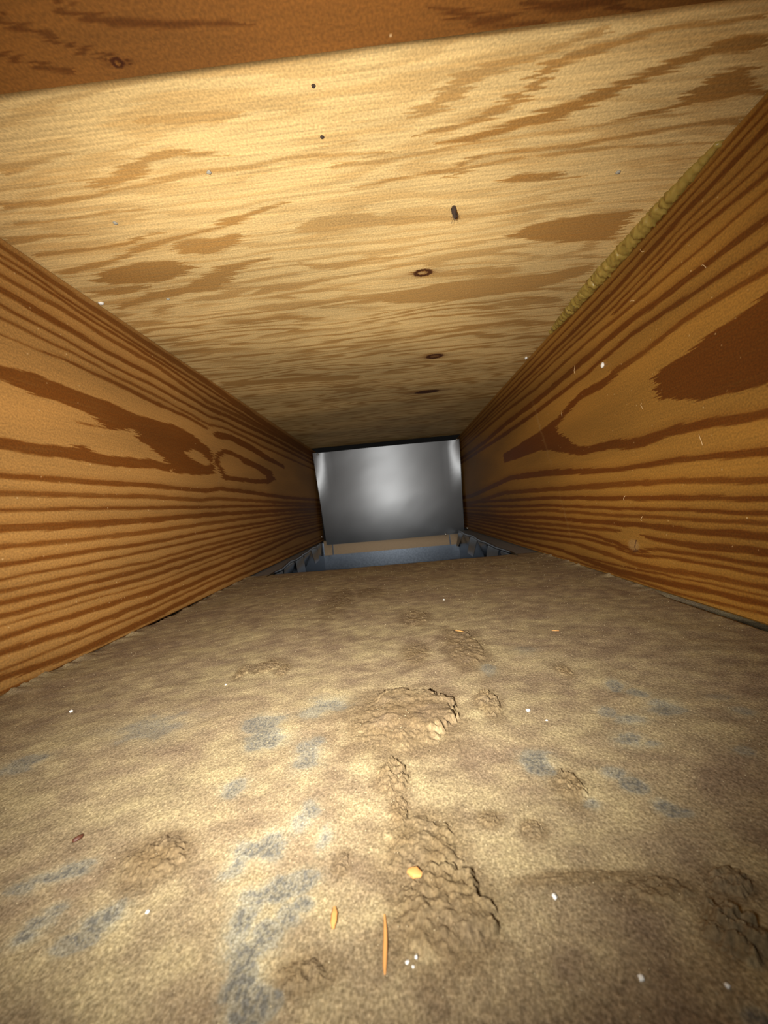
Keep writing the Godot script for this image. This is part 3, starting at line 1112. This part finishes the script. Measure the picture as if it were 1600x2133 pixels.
func shaded(verts: PackedVector3Array, uvs: PackedVector2Array, idx: PackedInt32Array) -> ArrayMesh:
	var normals := PackedVector3Array()
	normals.resize(verts.size())
	for t in range(0, idx.size(), 3):
		var a := verts[idx[t]]
		var n := (verts[idx[t + 2]] - a).cross(verts[idx[t + 1]] - a)
		for k in 3:
			normals[idx[t + k]] += n
	for i in normals.size():
		normals[i] = normals[i].normalized() if normals[i].length_squared() > 0.0 else Vector3.UP
	var arr := []
	arr.resize(Mesh.ARRAY_MAX)
	arr[Mesh.ARRAY_VERTEX] = verts
	arr[Mesh.ARRAY_NORMAL] = normals
	arr[Mesh.ARRAY_TEX_UV] = uvs
	arr[Mesh.ARRAY_INDEX] = idx
	var m := ArrayMesh.new()
	m.add_surface_from_arrays(Mesh.PRIMITIVE_TRIANGLES, arr)
	return m


func build_clumps() -> void:
	var n := 0
	for c in CLUMPS:
		var cx: float = c[0] * 0.0001
		var cz: float = c[1] * 0.0001
		var rx: float = c[2] * 0.0001
		var rz: float = c[3] * 0.0001
		var top: float = c[4] * 0.00008
		var near: float = c[5] * 0.01
		var far: float = c[6] * 0.01
		var cells := 88
		var verts := PackedVector3Array()
		var uvs := PackedVector2Array()
		var idx := PackedInt32Array()
		var keep := PackedByteArray()
		for j in cells + 1:
			for i in cells + 1:
				var u := (float(i) / cells * 2.0 - 1.0) * 1.35
				var v := (float(j) / cells * 2.0 - 1.0) * 1.35
				var x := cx + u * rx
				var z := cz + v * rz
				var d := sqrt(u * u + v * v)
				var ang := atan2(v, u)
				var edge_noise := 0.20 * noise_b.get_noise_2d(cos(ang) * 1.3 + n * 7.0, sin(ang) * 1.3) + 0.13 * noise_b.get_noise_2d(x * 420.0, z * 420.0)
				var s := 1.0 - d + edge_noise
				# steep on the side away from the lamp, gentle towards it
				var side := 0.5 + 0.5 * (u * 0.8 - v * 0.6) / maxf(d, 0.05)
				var slope := lerpf(near, far, smoothstep(0.35, 0.8, side))
				var k := clampf(s / slope, -0.5, 1.0)
				k = k * k * (3.0 - 2.0 * k) if k > 0.0 else k * 0.4
				# fluff: ragged at a scale of about a tenth of the clump, with fine grit on it
				var fs := 1.0 / clampf(minf(rx, rz) * 0.22, 0.0011, 0.004)
				var rag := 0.22 if n == 0 else 0.48
				var lump := 1.0 - rag + rag * smoothstep(-0.55, 0.5, noise_c.get_noise_2d(x * fs * 0.5 + n, z * fs * 0.5))
				var grit := noise_c.get_noise_2d(x * fs * 1.7, z * fs * 1.7)
				var y := floor_y(x, z) + top * k * lump + (top * (0.05 if n == 0 else 0.10) * grit if k > 0.05 else 0.0) - 0.00015
				verts.append(Vector3(x, y, z))
				uvs.append(floor_uv(x, z))
				keep.append(1 if k > -0.25 else 0)
		var row := cells + 1
		for j in cells:
			for i in cells:
				var a := j * row + i
				if keep[a] + keep[a + 1] + keep[a + row] + keep[a + row + 1] == 4:
					idx.append_array(PackedInt32Array([a, a + 1, a + row + 1, a, a + row + 1, a + row]))
		# sit the mesh on its own base point
		var at := Vector3(cx, LOW_Y, cz)
		for i in verts.size():
			verts[i] -= at
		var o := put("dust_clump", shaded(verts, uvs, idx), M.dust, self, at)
		tag(o, CLUMP_LABELS[n], "dust clump", "clumps of caked dust on the panel")
		n += 1


# ------------------------------------------------------------------ small things
func build_glue() -> void:
	var pts := []
	var rad := []
	var n := 150
	for i in n:
		var t := i / float(n - 1)
		var z := lerpf(-0.193, -0.395, t)
		var fat := sin(PI * clampf(t, 0.02, 0.97))
		var r := 0.0014 + 0.0042 * pow(fat, 0.7) + 0.0009 * noise_b.get_noise_1d(t * 60.0)
		pts.append(Vector3(RIGHT_X - r * 0.5, TOP_Y - r * 0.30, z))
		rad.append(r)
	var g := put("glue_bead", tube(pts, rad, 20, 0.32), M.glue)
	tag(g, "lumpy amber bead of dried adhesive squeezed out along the top of the right joist", "glue bead")


func splinter(called: String, label: String, x: float, z: float, length: float, wide: float, turn: float, mat: Material, flat := 0.35) -> void:
	# a sliver of wood with pointed, slightly twisted ends lying on the dust
	var st := SurfaceTool.new()
	st.begin(Mesh.PRIMITIVE_TRIANGLES)
	st.set_smooth_group(0)
	var n := 10
	var rings := []
	for i in n + 1:
		var t := i / float(n)
		var wv := wide * (0.18 + 0.82 * pow(sin(PI * clampf(t, 0.04, 0.94)), 0.6)) * 0.5 * (1.0 + 0.2 * noise_b.get_noise_1d(t * 30.0 + x * 900.0))
		var c := Vector3(0.012 * length * sin(t * 5.0), 0.02 * length * sin(PI * t), (t - 0.5) * length)
		rings.append([c + Vector3(-wv, 0, 0), c + Vector3(-wv * 0.4, wv * flat, 0), c + Vector3(wv * 0.6, wv * flat * 0.9, 0), c + Vector3(wv, 0, 0), c + Vector3(0, -wv * flat * 0.6, 0)])
	for i in n:
		for k in 5:
			var k2 := (k + 1) % 5
			for p in [rings[i][k], rings[i][k2], rings[i + 1][k2], rings[i][k], rings[i + 1][k2], rings[i + 1][k]]:
				st.add_vertex(p)
	st.generate_normals()
	var o := put(called, st.commit(), mat, self, Vector3(x, ground(x, z) + wide * 0.15, z))
	o.rotation.y = turn
	tag(o, label, "splinter", "fresh wood splinters on the dust")


func ground(x: float, z: float) -> float:
	# height of the dust, clumps included
	var y := floor_y(x, z)
	var n := 0
	for c in CLUMPS:
		var u: float = (x - c[0] * 0.0001) / (c[2] * 0.0001)
		var v: float = (z - c[1] * 0.0001) / (c[3] * 0.0001)
		var d := sqrt(u * u + v * v)
		var k := clampf((1.0 - d) / 0.4, 0.0, 1.0)
		y = maxf(y, floor_y(x, z) + c[4] * 0.0001 * k * 0.75)
	return y


func build_debris() -> void:
	splinter("wood_splinter", "long straight orange splinter standing out in the dust near the bottom edge", -0.0085, -0.0638, 0.0098, 0.0008, 0.05, M.splint)
	splinter("wood_splinter", "small oval orange wood flake left of the long splinter", -0.0180, -0.0687, 0.0038, 0.0014, 0.1, M.splint)
	splinter("wood_chip", "ragged orange wood chip on the big dust lump above the long splinter", -0.0028, -0.0752, 0.0030, 0.0026, 1.2, M.splint, 0.25)
	splinter("wood_splinter", "tiny orange sliver near the far ridge in the middle of the panel", 0.0293, -0.2151, 0.0052, 0.0016, 0.9, M.splint)
	splinter("wood_splinter", "faint tiny orange sliver on plain dust toward the right joist", 0.0786, -0.2061, 0.0036, 0.0012, 1.3, M.splint)
	var specks := [
		[-0.1434, -0.1558, 0.0013, "white crumb alone on the dust by the left joist"],
		[0.0297, -0.2890, 0.0014, "white crumb on the far middle of the panel beyond the ridge"],
		[0.0387, -0.1315, 0.0011, "white crumb on the dust right of the sharp ridge"],
		[0.0301, -0.0574, 0.0008, "larger pale crumb close to the bottom edge right of centre"],
		[0.0415, -0.0560, 0.0006, "small pale crumb near the bottom right corner"],
		[-0.0048, -0.0611, 0.0005, "left one of three tiny white crumbs beside the long splinter"],
		[-0.0033, -0.0613, 0.0005, "right one of three tiny white crumbs beside the long splinter"],
		[-0.0039, -0.0604, 0.0004, "lowest of three tiny white crumbs beside the long splinter"],
		[-0.0548, -0.0715, 0.0006, "white crumb between the bare patches in the lower left"],
		[-0.0842, -0.1709, 0.0008, "pale crumb in front of the small clumps left of centre"],
		[0.0426, -0.1254, 0.0006, "smaller white crumb just below the one right of the ridge"],
		[0.0223, -0.0696, 0.0008, "pale yellow crumb right of the big dust lump"],
	]
	var i := 0
	for s in specks:
		var r: float = s[2] * 0.55
		var o := put("white_crumb", pebble(Vector3(r * 1.2, r * 0.75, r), 0.5, i, 6, 9), M.white, self, Vector3(s[0], ground(s[0], s[1]) + r * 0.4, s[1]))
		o.rotation.y = i * 1.3
		tag(o, s[3], "crumb", "white crumbs on the dust")
		i += 1
	var sd := put("brown_seed", pebble(Vector3(0.0007, 0.0005, 0.0013), 0.3, 40), M.seed, self, Vector3(-0.0842, floor_y(-0.0842, -0.0898) + 0.0003, -0.0898))
	sd.rotation.y = -0.6
	tag(sd, "dark brown seed on the dust left of the rough lump", "seed")
	# fibres stuck to the right joist
	var fibres := [
		[1488, -2538, 60, 0.7, "pale fibre high on the right joist below the glue bead"],
		[1107, -2080, 44, 0.8, "short pale fibre high at the right edge of the right joist"],
		[1241, -2679, 52, 0.4, "curled pale fibre on the right joist above the white crumb"],
		[1079, -3535, 70, 1.7, "upright pale fibre on the right joist left of the white crumb"],
		[213, -2188, 66, 1.3, "longest pale fibre, below the dark flame figure of the right joist"],
		[-100, -2947, 46, 2.1, "pale fibre low on the right joist above the torn knot"],
		[-245, -2760, 38, 1.9, "pale fibre just right of the torn knot"],
		[761, -3866, 50, 1.6, "faint fibre inside the pale pocket of the right joist"],
		[524, -2661, 44, 1.4, "faint fibre under the tip of the dark flame figure"],
	]
	i = 0
	for fb in fibres:
		var len: float = fb[2] * 0.0001
		var pts := []
		var rad := []
		for k in 6:
			var t := k / 5.0 - 0.5
			pts.append(Vector3(-0.0004 - 0.0006 * cos(t * 3.0), sin(fb[3]) * t * len + 0.0003 * sin(t * 8.0 + i), -cos(fb[3]) * t * len + 0.0004 * sin(t * 6.0 + i * 2.0)))
			rad.append(0.00016)
		var o := put("wood_fibre", tube(pts, rad, 6), M.fibre, self, Vector3(RIGHT_X, fb[0] * 0.0001, fb[1] * 0.0001))
		tag(o, fb[4], "fibre", "pale fibres stuck to the right joist")
		i += 1
	var blob := put("white_crumb", pebble(Vector3(0.0011, 0.0021, 0.0017), 0.4, 51), M.white, self, Vector3(RIGHT_X - 0.0007, 0.0957, -0.3087))
	tag(blob, "white crumb stuck on the face of the right joist", "crumb", "crumbs on the wood")
	var pit := put("white_crumb", pebble(Vector3(0.0016, 0.0014, 0.0022), 0.4, 52), M.white, self, Vector3(0.1690, TOP_Y - 0.0012, -0.461))
	tag(pit, "white crumb in the corner where plywood meets the right joist", "crumb", "crumbs on the wood")
	# things on the plywood: crumbs, a dark tuft, a tiny sliver
	var ceil := [
		[-0.1935, -0.2659, 0.0018, M.white, "white crumb in the corner where plywood meets the left joist"],
		[-0.1477, -0.2701, 0.0012, M.grey, "grey crumb on the plywood near the left joist"],
		[-0.0719, -0.1768, 0.0011, M.grey, "grey crumb on the plywood left of its bright middle"],
		[-0.1329, -0.1991, 0.0011, M.grey, "grey crumb on the plywood high on the left side"],
		[-0.0172, -0.1669, 0.0009, M.lint, "dark speck on the plywood above its bright middle"],
		[-0.0167, -0.1469, 0.0008, M.lint, "dark speck on the plywood close under the board"],
		[0.1297, -0.2042, 0.0012, M.grey, "grey crumb on the plywood near the glue bead"],
	]
	i = 0
	for s in ceil:
		var r: float = s[2]
		var o := put("ceiling_crumb", pebble(Vector3(r, r * 0.5, r * 0.9), 0.5, 60 + i), s[3], self, Vector3(s[0], TOP_Y - r * 0.35, s[1]))
		tag(o, s[4], "crumb", "crumbs on the plywood")
		i += 1
	var tuft := base("lint_tuft", Vector3(0.0466, TOP_Y, -0.2150))
	tag(tuft, "small dark tuft of lint hanging from the plywood right of centre", "lint tuft")
	put("clot", pebble(Vector3(0.0013, 0.0036, 0.0014), 0.7, 70, 8, 10), M.lint, tuft, Vector3(0, -0.0030, 0))
	for k in 6:
		var pts := []
		var rad := []
		for q in 5:
			var t := q / 4.0
			pts.append(Vector3(sin(k * 2.1 + t * 2.0) * 0.0022 * t, -0.0005 - 0.0085 * t * (0.6 + 0.07 * k), cos(k * 1.7 + t * 3.0) * 0.0020 * t))
			rad.append(0.00011)
		put("strand", tube(pts, rad, 5), M.lint, tuft)
	# loose grains too many to count
	var mm := MultiMesh.new()
	mm.transform_format = MultiMesh.TRANSFORM_3D
	mm.mesh = pebble(Vector3(1, 0.8, 1), 0.5, 80, 4, 6)
	var count := 2600
	mm.instance_count = count
	for k in count:
		var t := pow(rng.randf(), 1.7)
		var z := lerpf(-0.045, -0.47, t)
		var x := rng.randf_range(-0.19, 0.168)
		if t < 0.2:
			x = rng.randf_range(-0.12, 0.11)
		var r := rng.randf_range(0.00006, 0.00015) * lerpf(0.9, 2.2, t)
		mm.set_instance_transform(k, Transform3D(Basis(Vector3.UP, rng.randf() * TAU).scaled(Vector3(r, r, r)), Vector3(x, ground(x, z) + r * 0.3, z)))
	var gr := MultiMeshInstance3D.new()
	gr.name = "dust_grains"
	gr.multimesh = mm
	gr.material_override = plain("pale_grain", Color(0.62, 0.55, 0.42), 0.7)
	add_child(gr, true)
	tag(gr, "fine pale grit strewn all over the dusty panel", "grit", "", "stuff")
